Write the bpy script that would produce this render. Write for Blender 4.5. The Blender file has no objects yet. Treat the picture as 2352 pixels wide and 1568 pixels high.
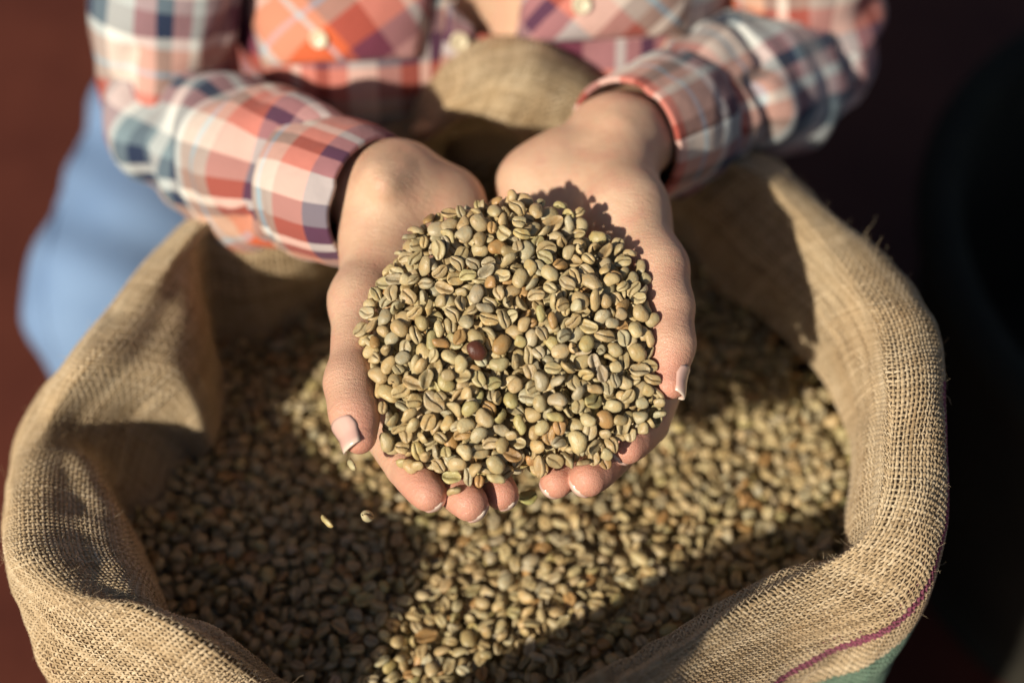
import bpy, math, random, time
import numpy as np
from mathutils import Vector, Matrix
from mathutils.bvhtree import BVHTree
T00 = time.time()
random.seed(7); rng = np.random.default_rng(11)
S = bpy.context.scene
COL = S.collection
R = math.radians

# ------------------------------------------------------------------ camera, sky, sun, exposure
TILT = R(50.0); LENS = 57.0; DIST = 0.75
AIM = np.array([0.0, 0.0, 0.56])
FWD = np.array([0.0, math.cos(TILT), -math.sin(TILT)])
UPV = np.array([0.0, math.sin(TILT), math.cos(TILT)])
CAMP = AIM - FWD * DIST
cam_d = bpy.data.cameras.new("camera"); cam = bpy.data.objects.new("camera", cam_d); COL.objects.link(cam)
cam.location = Vector(CAMP); cam.rotation_euler = (math.pi / 2 - TILT, 0, 0)
cam_d.lens = LENS; cam_d.sensor_width = 36; cam_d.clip_start = 0.02; cam_d.clip_end = 200
cam_d.dof.use_dof = True; cam_d.dof.focus_distance = 0.750; cam_d.dof.aperture_fstop = 2.5
S.camera = cam
SUN_EL, SUN_AZ = R(31.0), R(221.0)          # azimuth clockwise from +Y: the sun stands to the left of the camera
to_sun = Vector((math.sin(SUN_AZ) * math.cos(SUN_EL), math.cos(SUN_AZ) * math.cos(SUN_EL), math.sin(SUN_EL)))
W = bpy.data.worlds.new("World"); S.world = W; W.use_nodes = True
wn = W.node_tree; wn.nodes.clear()
sky = wn.nodes.new("ShaderNodeTexSky"); sky.sky_type = 'NISHITA'; sky.sun_disc = False
sky.sun_elevation = SUN_EL; sky.sun_rotation = SUN_AZ
bg = wn.nodes.new("ShaderNodeBackground"); bg.inputs['Strength'].default_value = 0.05
wo = wn.nodes.new("ShaderNodeOutputWorld")
wn.links.new(sky.outputs[0], bg.inputs['Color']); wn.links.new(bg.outputs[0], wo.inputs['Surface'])
sd = bpy.data.lights.new("sun", 'SUN'); sd.energy = 5.0; sd.angle = R(1.4); sd.color = (1.0, 0.915, 0.77)
sun = bpy.data.objects.new("sun", sd); COL.objects.link(sun); sun.location = (-2, -2, 3)
sun.rotation_euler = to_sun.to_track_quat('Z', 'Y').to_euler()
S.view_settings.view_transform = 'Standard'; S.view_settings.look = 'None'
S.view_settings.exposure = 0.0; S.view_settings.gamma = 1.0
S.cycles.max_bounces = 8; S.cycles.diffuse_bounces = 2

# ------------------------------------------------------------------ helpers
FPX = 2352 * LENS / 36.0
def ray(px, py):
    return FWD + np.array([(px - 1176) / FPX, 0, 0]) - UPV * ((py - 784) / FPX)
def P(px, py, z):                       # the world point at height z on the sight line of a photo pixel (2352 wide)
    d = ray(px, py); t = (z - CAMP[2]) / d[2]
    return CAMP + d * t
def project(p):
    q = np.asarray(p) - CAMP
    dep = q @ FWD
    return 1176 + q[..., 0] / dep * FPX, 784 - (q @ UPV) / dep * FPX, dep
def tag(o, label=None, cat=None, group=None, kind=None):
    if label: o['label'] = label
    if cat: o['category'] = cat
    if group: o['group'] = group
    if kind: o['kind'] = kind
    return o
def link(name, me, mat=None, parent=None, smooth=True):
    o = bpy.data.objects.new(name, me); COL.objects.link(o)
    if mat: me.materials.append(mat)
    if smooth and len(me.polygons): me.polygons.foreach_set('use_smooth', np.ones(len(me.polygons), dtype=bool))
    if parent: o.parent = parent
    return o
def fast_mesh(name, V, F, uv=None, attrs=None):
    """V (n,3); F (m,k) quads or tris; uv per vertex (n,2); attrs name -> per-vertex (n,3|1)"""
    me = bpy.data.meshes.new(name); V = np.asarray(V, dtype=np.float32); F = np.asarray(F, dtype=np.int32)
    k = F.shape[1]
    me.vertices.add(len(V)); me.vertices.foreach_set('co', V.ravel())
    me.loops.add(F.size); me.loops.foreach_set('vertex_index', F.ravel())
    me.polygons.add(len(F)); me.polygons.foreach_set('loop_start', np.arange(0, F.size, k, dtype=np.int32))
    if uv is not None:
        l = me.uv_layers.new(name='UVMap'); l.data.foreach_set('uv', np.asarray(uv, dtype=np.float32)[F.ravel()].ravel())
    for n, a in (attrs or {}).items():
        a = np.asarray(a, dtype=np.float32)
        if a.ndim == 1:
            at = me.attributes.new(n, 'FLOAT', 'POINT'); at.data.foreach_set('value', a)
        else:
            at = me.attributes.new(n, 'FLOAT_COLOR', 'POINT')
            at.data.foreach_set('color', np.concatenate([a, np.ones((len(a), 1), np.float32)], 1).ravel())
    me.update(calc_edges=True)
    return me
def grid_faces(nu, nv, wrap_u=False):
    iu = np.arange(nu if wrap_u else nu - 1); jv = np.arange(nv - 1)
    I, J = np.meshgrid(iu, jv, indexing='ij'); I2 = (I + 1) % nu
    return np.stack([I * nv + J, I2 * nv + J, I2 * nv + J + 1, I * nv + J + 1], -1).reshape(-1, 4)
def vnoise(x, y, seed=0, per=None):
    """smooth value noise on 2-D coordinates, about -1..1; per = period of x"""
    r = np.random.default_rng(seed); n = 257; tab = r.uniform(-1, 1, (n, n))
    xi = np.floor(x).astype(int); yi = np.floor(y).astype(int); fx = x - xi; fy = y - yi
    fx = fx * fx * (3 - 2 * fx); fy = fy * fy * (3 - 2 * fy)
    m = (lambda a: a % per) if per else (lambda a: a % n)
    g = lambda a, b: tab[m(a) % n, b % n]
    return (g(xi, yi) * (1 - fx) + g(xi + 1, yi) * fx) * (1 - fy) + (g(xi, yi + 1) * (1 - fx) + g(xi + 1, yi + 1) * fx) * fy
def catmull(pts, n, closed=False):
    """pts (k,...) -> n samples along a Catmull-Rom curve, uniform in the control parameter"""
    pts = np.asarray(pts, float); k = len(pts)
    t = np.linspace(0, k if closed else k - 1, n, endpoint=not closed)
    i = np.minimum(t.astype(int), k - 1 if closed else k - 2); f = (t - i).reshape((-1,) + (1,) * (pts.ndim - 1))
    ix = (lambda a: a % k) if closed else (lambda a: np.clip(a, 0, k - 1))
    a, b, c, d = pts[ix(i - 1)], pts[ix(i)], pts[ix(i + 1)], pts[ix(i + 2)]
    return 0.5 * (2 * b + (c - a) * f + (2 * a - 5 * b + 4 * c - d) * f ** 2 + (3 * b - a - 3 * c + d) * f ** 3)
def normals_of(G, wrap_u=False):
    du = (np.roll(G, -1, 0) - np.roll(G, 1, 0)) if wrap_u else np.gradient(G, axis=0)
    dv = np.gradient(G, axis=1); n = np.cross(du, dv)
    return n / np.maximum(np.linalg.norm(n, axis=-1, keepdims=True), 1e-12)

# ------------------------------------------------------------------ material helpers
def new_mat(name):
    m = bpy.data.materials.new(name); m.use_nodes = True; nt = m.node_tree; nt.nodes.clear()
    b = nt.nodes.new('ShaderNodeBsdfPrincipled'); o = nt.nodes.new('ShaderNodeOutputMaterial')
    nt.links.new(b.outputs[0], o.inputs[0]); return m, nt, b
class NT:
    def __init__(s, nt): s.nt = nt
    def n(s, t, **kw):
        x = s.nt.nodes.new(t)
        for k, v in kw.items():
            if k == 'ins':
                for a, b in v.items():
                    if hasattr(b, 'node'): s.nt.links.new(b, x.inputs[a])
                    else: x.inputs[a].default_value = b
            else: setattr(x, k, v)
        return x
    def noise(s, vec, scale, detail=3, rough=0.55, out='Fac'):
        x = s.n('ShaderNodeTexNoise', ins={'Scale': scale, 'Detail': detail, 'Roughness': rough})
        if vec is not None: s.nt.links.new(vec, x.inputs['Vector'])
        return x.outputs[out]
    def ramp(s, fac, stops, interp='LINEAR'):
        x = s.n('ShaderNodeValToRGB'); cr = x.color_ramp; cr.interpolation = interp
        while len(cr.elements) > 1: cr.elements.remove(cr.elements[-1])
        cr.elements[0].position = stops[0][0]; cr.elements[0].color = tuple(stops[0][1]) + (1,)
        for p, c in stops[1:]:
            e = cr.elements.new(p); e.color = tuple(c) + (1,)
        s.nt.links.new(fac, x.inputs[0]); return x.outputs['Color']
    def math(s, op, a, b=None, c=None, clamp=False):
        x = s.n('ShaderNodeMath', operation=op, use_clamp=clamp)
        for i, v in enumerate((a, b, c)):
            if v is None: continue
            if hasattr(v, 'node'): s.nt.links.new(v, x.inputs[i])
            else: x.inputs[i].default_value = v
        return x.outputs[0]
    def mix(s, fac, a, b, mode='MIX'):
        x = s.n('ShaderNodeMix', data_type='RGBA', blend_type=mode)
        for sock, v in ((x.inputs[0], fac), (x.inputs[6], a), (x.inputs[7], b)):
            if hasattr(v, 'node'): s.nt.links.new(v, sock)
            else: sock.default_value = v if isinstance(v, (int, float)) else tuple(v) + (1,)
        return x.outputs[2]
    def bump(s, h, strength, dist, normal=None):
        x = s.n('ShaderNodeBump', ins={'Strength': strength, 'Distance': dist, 'Height': h})
        if normal: s.nt.links.new(normal, x.inputs['Normal'])
        return x.outputs[0]
    def attr(s, name): return s.n('ShaderNodeAttribute', attribute_name=name)
    def link(s, a, b): s.nt.links.new(a, b)

# skin -------------------------------------------------------------
def mat_skin():
    m, nt, b = new_mat('skin'); N = NT(nt)
    co = N.n('ShaderNodeTexCoord').outputs['Object']
    blush = N.attr('blush').outputs['Fac']
    base = N.ramp(N.noise(co, 55, 4), [(0.3, (0.66, 0.42, 0.272)), (0.7, (0.74, 0.495, 0.335))])
    c = N.mix(blush, base, (0.68, 0.27, 0.19))
    c = N.mix(N.math('MULTIPLY', N.noise(co, 420, 2), 0.22), c, (0.62, 0.33, 0.23))
    c = N.mix(N.math('MULTIPLY', N.ramp(N.noise(co, 75, 3), [(0.45, (0, 0, 0)), (0.7, (1, 1, 1))]), 0.5), c, (0.66, 0.315, 0.22))
    c = N.mix(N.math('MULTIPLY', N.attr('crease').outputs['Fac'], 0.5), c, (0.50, 0.22, 0.15))
    dust = N.ramp(N.noise(co, 1400, 2), [(0.70, (0, 0, 0)), (0.76, (1, 1, 1))])
    c = N.mix(N.math('MULTIPLY', N.math('MULTIPLY', dust, blush), 0.5), c, (0.72, 0.60, 0.42))
    nt.links.new(c, b.inputs['Base Color'])
    b.inputs['Roughness'].default_value = 0.42
    b.inputs['Subsurface Weight'].default_value = 0.22
    b.inputs['Subsurface Radius'].default_value = (1.0, 0.32, 0.16)
    b.inputs['Subsurface Scale'].default_value = 0.0035
    vor = N.n('ShaderNodeTexVoronoi', feature='DISTANCE_TO_EDGE', ins={'Scale': 900.0, 'Vector': co}).outputs['Distance']
    v2 = N.math('MINIMUM', N.math('MULTIPLY', vor, 3.0), 0.5)
    st = N.n('ShaderNodeMapping', ins={'Vector': co, 'Scale': (1.0, 3.0, 1.0)}).outputs[0]
    h = N.math('ADD', N.math('MULTIPLY', v2, 0.5), N.math('MULTIPLY', N.noise(st, 220, 4), 1.1))
    nt.links.new(N.bump(h, 0.62, 0.0007), b.inputs['Normal'])
    return m
def mat_nail():
    m, nt, b = new_mat('fingernail'); N = NT(nt)
    e = N.attr('tipness').outputs['Fac']
    c = N.ramp(e, [(0.0, (0.68, 0.44, 0.36)), (0.80, (0.66, 0.40, 0.33)), (0.92, (0.76, 0.56, 0.46)), (1.0, (0.80, 0.66, 0.54))])
    nt.links.new(c, b.inputs['Base Color']); b.inputs['Roughness'].default_value = 0.16
    b.inputs['Coat Weight'].default_value = 0.4; b.inputs['Coat Roughness'].default_value = 0.08
    return m
# jute ---------------------------------------------------------------
JUTE = [(0.12, (0.33, 0.225, 0.12)), (0.5, (0.59, 0.445, 0.27)), (0.88, (0.79, 0.64, 0.435))]
def mat_jute(name, weave):
    m, nt, b = new_mat(name); N = NT(nt)
    co = N.n('ShaderNodeTexCoord').outputs['Object']
    uv = N.n('ShaderNodeUVMap', uv_map='UVMap').outputs[0]
    sx = N.n('ShaderNodeSeparateXYZ', ins={'Vector': uv})
    u, v = sx.outputs[0], sx.outputs[1]
    tone = N.attr('tone').outputs['Fac']
    t = N.math('ADD', N.math('MULTIPLY', tone, 0.62), N.math('MULTIPLY', N.noise(co, 900, 3), 0.38))
    c = N.ramp(t, JUTE)
    c = N.mix(N.math('MULTIPLY', N.ramp(N.noise(co, 14, 5, 0.6), [(0.38, (0, 0, 0)), (0.66, (1, 1, 1))]), 0.5), c, N.mix(1.0, c, (0.80, 0.66, 0.50), 'MULTIPLY'))
    # printed bands round the outside of the sack: a thin magenta line and a wide green band
    wob = N.math('MULTIPLY', N.math('SUBTRACT', N.noise(uv, 120, 3), 0.5), 0.004)
    vv = N.math('ADD', N.attr('band').outputs['Fac'], wob)
    def band(a, d):
        return N.math('MULTIPLY', N.math('GREATER_THAN', vv, a), N.math('LESS_THAN', vv, d))
    c = N.mix(N.math('MULTIPLY', band(0.001, 0.0085), 0.85), c, (0.24, 0.018, 0.10))
    c = N.mix(N.math('MULTIPLY', band(0.040, 0.50), 0.8), c, (0.055, 0.20, 0.15))
    nt.links.new(c, b.inputs['Base Color'])
    b.inputs['Roughness'].default_value = 0.85; b.inputs['Specular IOR Level'].default_value = 0.2
    b.inputs['Sheen Weight'].default_value = 0.08
    if weave:
        wa = N.n('ShaderNodeTexWave', wave_type='BANDS', bands_direction='X', ins={'Vector': uv, 'Scale': 78.0})
        wb = N.n('ShaderNodeTexWave', wave_type='BANDS', bands_direction='Y', ins={'Vector': uv, 'Scale': 78.0})
        h = N.math('ADD', wa.outputs['Fac'], wb.outputs['Fac'])
        nt.links.new(N.bump(h, 0.8, 0.0008), b.inputs['Normal'])
    else:
        h = N.math('ADD', N.noise(co, 2600, 3), N.math('MULTIPLY', N.noise(co, 7000, 2), 0.5))
        nt.links.new(N.bump(h, 0.7, 0.00035), b.inputs['Normal'])
    return m
# green coffee ---------------------------------------------------------
def mat_bean():
    m, nt, b = new_mat('green_coffee'); N = NT(nt)
    co = N.n('ShaderNodeTexCoord').outputs['Object']
    oi = N.n('ShaderNodeObjectInfo')
    tint = N.attr('tint').outputs['Color']; gr = N.attr('groove').outputs['Fac']
    c = N.mix(1.0, oi.outputs['Color'], tint, 'MULTIPLY')
    off = N.n('ShaderNodeVectorMath', operation='ADD', ins={0: co, 1: oi.outputs['Location']}).outputs[0]
    n1 = N.noise(off, 330, 4, 0.6); n2 = N.noise(off, 1500, 3, 0.6)
    c = N.mix(N.math('MULTIPLY', N.ramp(n1, [(0.45, (0, 0, 0)), (0.72, (1, 1, 1))]), 0.55), c, N.mix(1.0, c, (1.12, 0.83, 0.50), 'MULTIPLY'))
    c = N.mix(N.math('MULTIPLY', N.ramp(n2, [(0.5, (0, 0, 0)), (0.75, (1, 1, 1))]), 0.30), c, N.mix(1.0, c, (1.25, 1.22, 1.12), 'MULTIPLY'))
    spk = N.ramp(N.noise(off, 700, 2), [(0.70, (0, 0, 0)), (0.74, (1, 1, 1))])
    c = N.mix(N.math('MULTIPLY', spk, 0.6), c, (0.10, 0.065, 0.03))
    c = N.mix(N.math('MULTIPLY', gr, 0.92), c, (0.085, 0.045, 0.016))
    nt.links.new(c, b.inputs['Base Color'])
    b.inputs['Roughness'].default_value = 0.36; b.inputs['Specular IOR Level'].default_value = 0.45
    h = N.math('ADD', N.noise(off, 600, 4, 0.6), N.math('MULTIPLY', n2, 0.5))
    nt.links.new(N.bump(h, 0.55, 0.0006), b.inputs['Normal'])
    return m
# plaid flannel ----------------------------------------------------------
def mat_plaid():
    m, nt, b = new_mat('plaid_flannel'); N = NT(nt)
    uv = N.n('ShaderNodeUVMap', uv_map='UVMap').outputs[0]
    sx = N.n('ShaderNodeSeparateXYZ', ins={'Vector': uv})
    ORA, CRE, PIN, BUR, NAV, TEA, LBL, PEA = (0.64, 0.13, 0.05), (0.72, 0.72, 0.67), (0.52, 0.27, 0.26), (0.17, 0.04, 0.07), (0.02, 0.032, 0.07), (0.20, 0.27, 0.30), (0.42, 0.52, 0.58), (0.62, 0.38, 0.27)
    warp = [(0.0, ORA), (0.15, LBL), (0.17, ORA), (0.21, BUR), (0.32, PIN), (0.42, CRE), (0.45, PIN), (0.50, NAV), (0.54, PIN), (0.60, CRE), (0.69, TEA), (0.76, NAV), (0.82, CRE), (0.85, NAV), (0.89, PEA), (0.97, LBL)]
    weft = [(0.0, CRE), (0.09, TEA), (0.15, NAV), (0.25, CRE), (0.29, PEA), (0.38, LBL), (0.40, PEA), (0.47, ORA), (0.59, BUR), (0.70, PIN), (0.80, CRE), (0.83, TEA), (0.89, NAV), (0.96, TEA)]
    a = N.ramp(N.math('FRACT', N.math('DIVIDE', sx.outputs[0], 0.190)), warp, 'CONSTANT')
    c = N.ramp(N.math('FRACT', N.math('DIVIDE', sx.outputs[1], 0.170)), weft, 'CONSTANT')
    col = N.mix(0.5, a, c)
    nt.links.new(col, b.inputs['Base Color']); b.inputs['Roughness'].default_value = 0.85
    b.inputs['Sheen Weight'].default_value = 0.15; b.inputs['Specular IOR Level'].default_value = 0.2
    co = N.n('ShaderNodeTexCoord').outputs['Object']
    nt.links.new(N.bump(N.noise(co, 60, 4), 0.4, 0.004), b.inputs['Normal'])
    return m
def mat_simple(name, stops, scale, rough=0.7, bump=0.3, bdist=0.002, spec=0.4, detail=5):
    m, nt, b = new_mat(name); N = NT(nt)
    co = N.n('ShaderNodeTexCoord').outputs['Object']
    nz = N.noise(co, scale, detail)
    nt.links.new(N.ramp(nz, stops), b.inputs['Base Color'])
    b.inputs['Roughness'].default_value = rough; b.inputs['Specular IOR Level'].default_value = spec
    nt.links.new(N.bump(N.noise(co, scale * 6, 4), bump, bdist), b.inputs['Normal'])
    return m
M_SKIN, M_NAIL = mat_skin(), mat_nail()
M_THREAD, M_SHEET = mat_jute('jute_thread', False), mat_jute('jute_cloth', True)
M_BEAN = mat_bean(); M_PLAID = mat_plaid()
M_DENIM = mat_simple('denim', [(0.3, (0.165, 0.26, 0.43)), (0.7, (0.215, 0.325, 0.505))], 14, 0.85, 0.15, 0.001, 0.2)
M_FLOOR = mat_simple('red_floor', [(0.3, (0.080, 0.016, 0.008)), (0.7, (0.135, 0.032, 0.016))], 6, 0.75, 0.3, 0.004, 0.3)
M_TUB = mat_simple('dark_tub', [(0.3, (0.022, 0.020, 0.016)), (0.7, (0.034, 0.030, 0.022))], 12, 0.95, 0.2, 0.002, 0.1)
M_BUTTON = mat_simple('shirt_button', [(0.3, (0.62, 0.52, 0.34)), (0.7, (0.76, 0.68, 0.50))], 90, 0.3, 0.1, 0.0005, 0.5)
M_HAIR = mat_simple('hair', [(0.3, (0.06, 0.03, 0.015)), (0.7, (0.13, 0.07, 0.035))], 120, 0.5, 0.5, 0.003, 0.4)

# ------------------------------------------------------------------ ground and the dark tub
F = fast_mesh('ground', [(-30, -30, 0), (30, -30, 0), (30, 30, 0), (-30, 30, 0)], [(0, 1, 2, 3)])
tag(link('ground', F, M_FLOOR, smooth=False), kind='structure')
def lathe(prof, n=64):
    prof = np.asarray(prof, float); a = np.linspace(0, 2 * np.pi, n, endpoint=False)
    V = np.stack([np.outer(np.cos(a), prof[:, 0]), np.outer(np.sin(a), prof[:, 0]), np.tile(prof[:, 1], (n, 1))], -1)
    return V.reshape(-1, 3), grid_faces(n, len(prof), True)
tc = P(2125, 560, 0.30) + np.array([0.30, 0.0, 0])
V, Fq = lathe(catmull([(0.001, 0.012), (0.22, 0.012), (0.245, 0.03), (0.26, 0.20), (0.268, 0.285), (0.272, 0.30), (0.288, 0.305), (0.300, 0.295), (0.298, 0.275), (0.288, 0.265), (0.272, 0.03), (0.26, 0.0), (0.001, 0.0)], 80))
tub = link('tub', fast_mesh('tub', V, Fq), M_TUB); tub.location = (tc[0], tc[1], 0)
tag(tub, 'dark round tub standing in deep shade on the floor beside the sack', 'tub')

# ------------------------------------------------------------------ the burlap sack
# stations round the mouth: (base by the beans, mid wall, crest of the roll, outer face) as (photo x, photo y, height)
ZB = 0.40
ST = [
 ((1560, 560, ZB), (1600, 480, .46), (1740, 385, .505), (1800, 385, .47)),
 ((1650, 680, ZB), (1710, 590, .46), (1850, 495, .512), (1912, 500, .493)),
 ((1730, 780, ZB), (1810, 690, .465), (1950, 615, .525), (2050, 618, .506)),
 ((1830, 890, ZB), (1900, 790, .475), (2030, 735, .535), (2140, 748, .515)),
 ((1900, 1000, ZB), (1960, 920, .48), (2055, 870, .538), (2170, 890, .518)),
 ((1948, 1090, ZB), (1972, 1030, .475), (2048, 1005, .535), (2176, 1040, .513)),
 ((1945, 1200, ZB), (1960, 1180, .465), (2035, 1135, .525), (2173, 1190, .500)),
 ((1930, 1330, ZB), (1935, 1290, .46), (1985, 1245, .512), (2138, 1310, .485)),
 (None, None, (1885, 1325, .498), (2040, 1425, .462)),
 (None, None, (1700, 1425, .495), (1850, 1530, .43)),
 (None, None, (1480, 1562, .512), (1600, 1690, .43)),
 (None, None, (1240, 1680, .575), (1260, 1880, .44)),  # unseen near rim, height made up: raised to throw shade over the beans
 (None, None, (1010, 1720, .565), (990, 1880, .44)),
 (None, None, (890, 1715, .530), (860, 1860, .43)),
 (None, None, (790, 1700, .440), (760, 1810, .40)),  # unseen rim lowered here so a strip of sun reaches the beans
 (None, None, (690, 1665, .432), (620, 1780, .40)),
 (None, None, (590, 1595, .462), (460, 1730, .42)),
 (None, None, (440, 1490, .496), (280, 1640, .44)),
 (None, (395, 1430, .478), (290, 1408, .494), (130, 1560, .44)),
 (None, (350, 1385, .482), (150, 1375, .500), (60, 1440, .45)),
 (None, (325, 1300, .478), (52, 1290, .496), (25, 1330, .455)),
 (None, (285, 1195, .470), (42, 1150, .482), (20, 1180, .44)),
 (None, (222, 1075, .462), (60, 1050, .470), (30, 1070, .43)),
 ((370, 1165, ZB), (235, 1040, .438), (88, 985, .470), (48, 1000, .43)),
 ((440, 1050, ZB), (330, 965, .438), (125, 920, .480), (95, 920, .44)),
 (None, (425, 890, .468), (190, 830, .503), (165, 830, .46)),
 (None, (450, 770, .474), (300, 700, .498), (255, 715, .46)),
 (None, (456, 650, .474), (400, 575, .496), (350, 590, .455)),
 ((490, 800, ZB), (476, 590, .468), (480, 508, .494), (450, 500, .455)),
 ((600, 770, ZB), (570, 630, .455), (575, 500, .490), (570, 480, .455)),
 ((740, 690, ZB), (710, 590, .455), (700, 490, .485), (700, 460, .455)),
 ((880, 580, ZB), (860, 470, .455), (840, 350, .480), (840, 310, .455)),
 ((990, 500, ZB), (955, 370, .455), (930, 240, .478), (915, 195, .455)),
 ((1060, 440, ZB), None, (1035, 195, .525), (1030, 140, .485), (975, 325, .495)),
 ((1110, 430, ZB), None, (1140, 150, .540), (1145, 105, .500), (1085, 272, .518)),
 ((1170, 430, ZB), None, (1240, 155, .538), (1260, 112, .500), (1165, 300, .512)),
 ((1260, 450, ZB), None, (1335, 200, .522), (1380, 165, .480), (1250, 350, .492)),
 ((1370, 480, ZB), (1400, 400, .455), (1480, 300, .495), (1540, 270, .460)),
 ((1470, 520, ZB), (1500, 430, .455), (1620, 350, .498), (1680, 330, .460)),
]
SC = np.array([0.0, 0.05])
rows = []
for b, m, c, o, *lip in ST:
    c3, o3 = P(*c), P(*o)
    e = np.append(c3[:2] - SC, 0); e /= np.linalg.norm(e)
    if b is None and m is not None:
        m3 = P(*m); b3 = m3 - e * 0.006; b3[2] = ZB
    elif b is None:
        b3 = c3 - e * 0.014; b3[2] = ZB
        m3 = c3 - e * 0.022; m3[2] = c3[2] - 0.028
    elif lip: b3 = P(*b); m3 = P(*lip[0]) + np.array([0, .035, -.022])
    else: b3, m3 = P(*b), P(*m)
    lo = b3 - e * 0.004; lo[2] = ZB - 0.06
    cm = 0.5 * (c3 + m3) + np.array([0, 0, 0.006])
    if lip: cm = P(*lip[0])
    e2 = np.append(o3[:2] - SC, 0); e2 /= np.linalg.norm(e2)
    def at(off, z): q = o3 + e2 * off; q = q.copy(); q[2] = z; return q
    rows.append([lo, b3, m3, cm, c3, o3, at(-0.002, .40), at(0.006, .31), at(0.012, .17), at(-0.002, .04), at(-0.05, .003)])
rows = np.array(rows); CRESTROW = 4
NU = 1240
# even spacing along the crest
dense = catmull(rows, 6000, closed=True)
seg = np.linalg.norm(np.diff(np.concatenate([dense[:, CRESTROW], dense[:1, CRESTROW]]), axis=0), axis=1)
cum = np.concatenate([[0], np.cumsum(seg)]); RIM = cum[-1]
idx = np.interp(np.linspace(0, RIM, NU, endpoint=False), cum[:-1], np.arange(6000))
i0 = idx.astype(int) % 6000; f = (idx - idx.astype(int))[:, None, None]
ctl = dense[i0] * (1 - f) + dense[(i0 + 1) % 6000] * f            # (NU, rows, 3)
prof = catmull(np.swapaxes(ctl, 0, 1), 201)                         # (201, NU, 3)
kcrest = int(CRESTROW * 200 / (rows.shape[1] - 1))
L_IN, L_OUT, DV = 0.115, 0.62, 0.0011
vs = np.arange(-L_IN, L_OUT, DV); NV = len(vs)
G = np.empty((NU, NV, 3))
for j in range(NU):
    p = prof[:, j]; s = np.concatenate([[0], np.cumsum(np.linalg.norm(np.diff(p, axis=0), axis=1))]); s -= s[kcrest]
    for k in range(3): G[j, :, k] = np.interp(vs, s, p[:, k])
us = np.arange(NU) * (RIM / NU)
UU, VV = np.meshgrid(us, vs, indexing='ij')
NN = normals_of(G, True)
if (NN[:, int(0.10 / DV) + int(L_IN / DV)] * np.append(np.zeros(2), 0)).sum() == 0 and np.mean(NN[:, int(L_IN / DV), 2]) < 0: NN = -NN
stu = np.interp(np.arange(len(rows)) * 6000 / len(rows), np.arange(6000), cum[:-1])     # arc position of every station
BAND = np.where((UU > stu[4]) & (UU < stu[10]), VV - np.interp(UU, stu[[4, 6, 8, 10]], [.030, .042, .056, .092]), -1.0)
per = int(RIM / 0.045)
G = G + NN * (0.0022 * vnoise(UU * per / RIM, VV / 0.05, 3, per) + 0.0011 * vnoise(UU * (per * 3) / RIM, VV / 0.016, 4, per * 3))[..., None]
sack = bpy.data.objects.new('burlap_sack', None); COL.objects.link(sack); sack.location = (SC[0], SC[1], 0)
tag(sack, 'open burlap sack with rolled rim, full of green coffee beans', 'sack')
SACK0 = np.array([SC[0], SC[1], 0])
sub = G[::5, ::6] - 0.0048 * NN[::5, ::6] - SACK0
uvs = np.stack([UU[::5, ::6], VV[::5, ::6]], -1).reshape(-1, 2)
link('lining', fast_mesh('lining', sub.reshape(-1, 3), grid_faces(sub.shape[0], sub.shape[1], True), uvs, {'tone': np.full(len(uvs), 0.45), 'band': BAND[::5, ::6].ravel()}), M_SHEET, sack)
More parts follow.
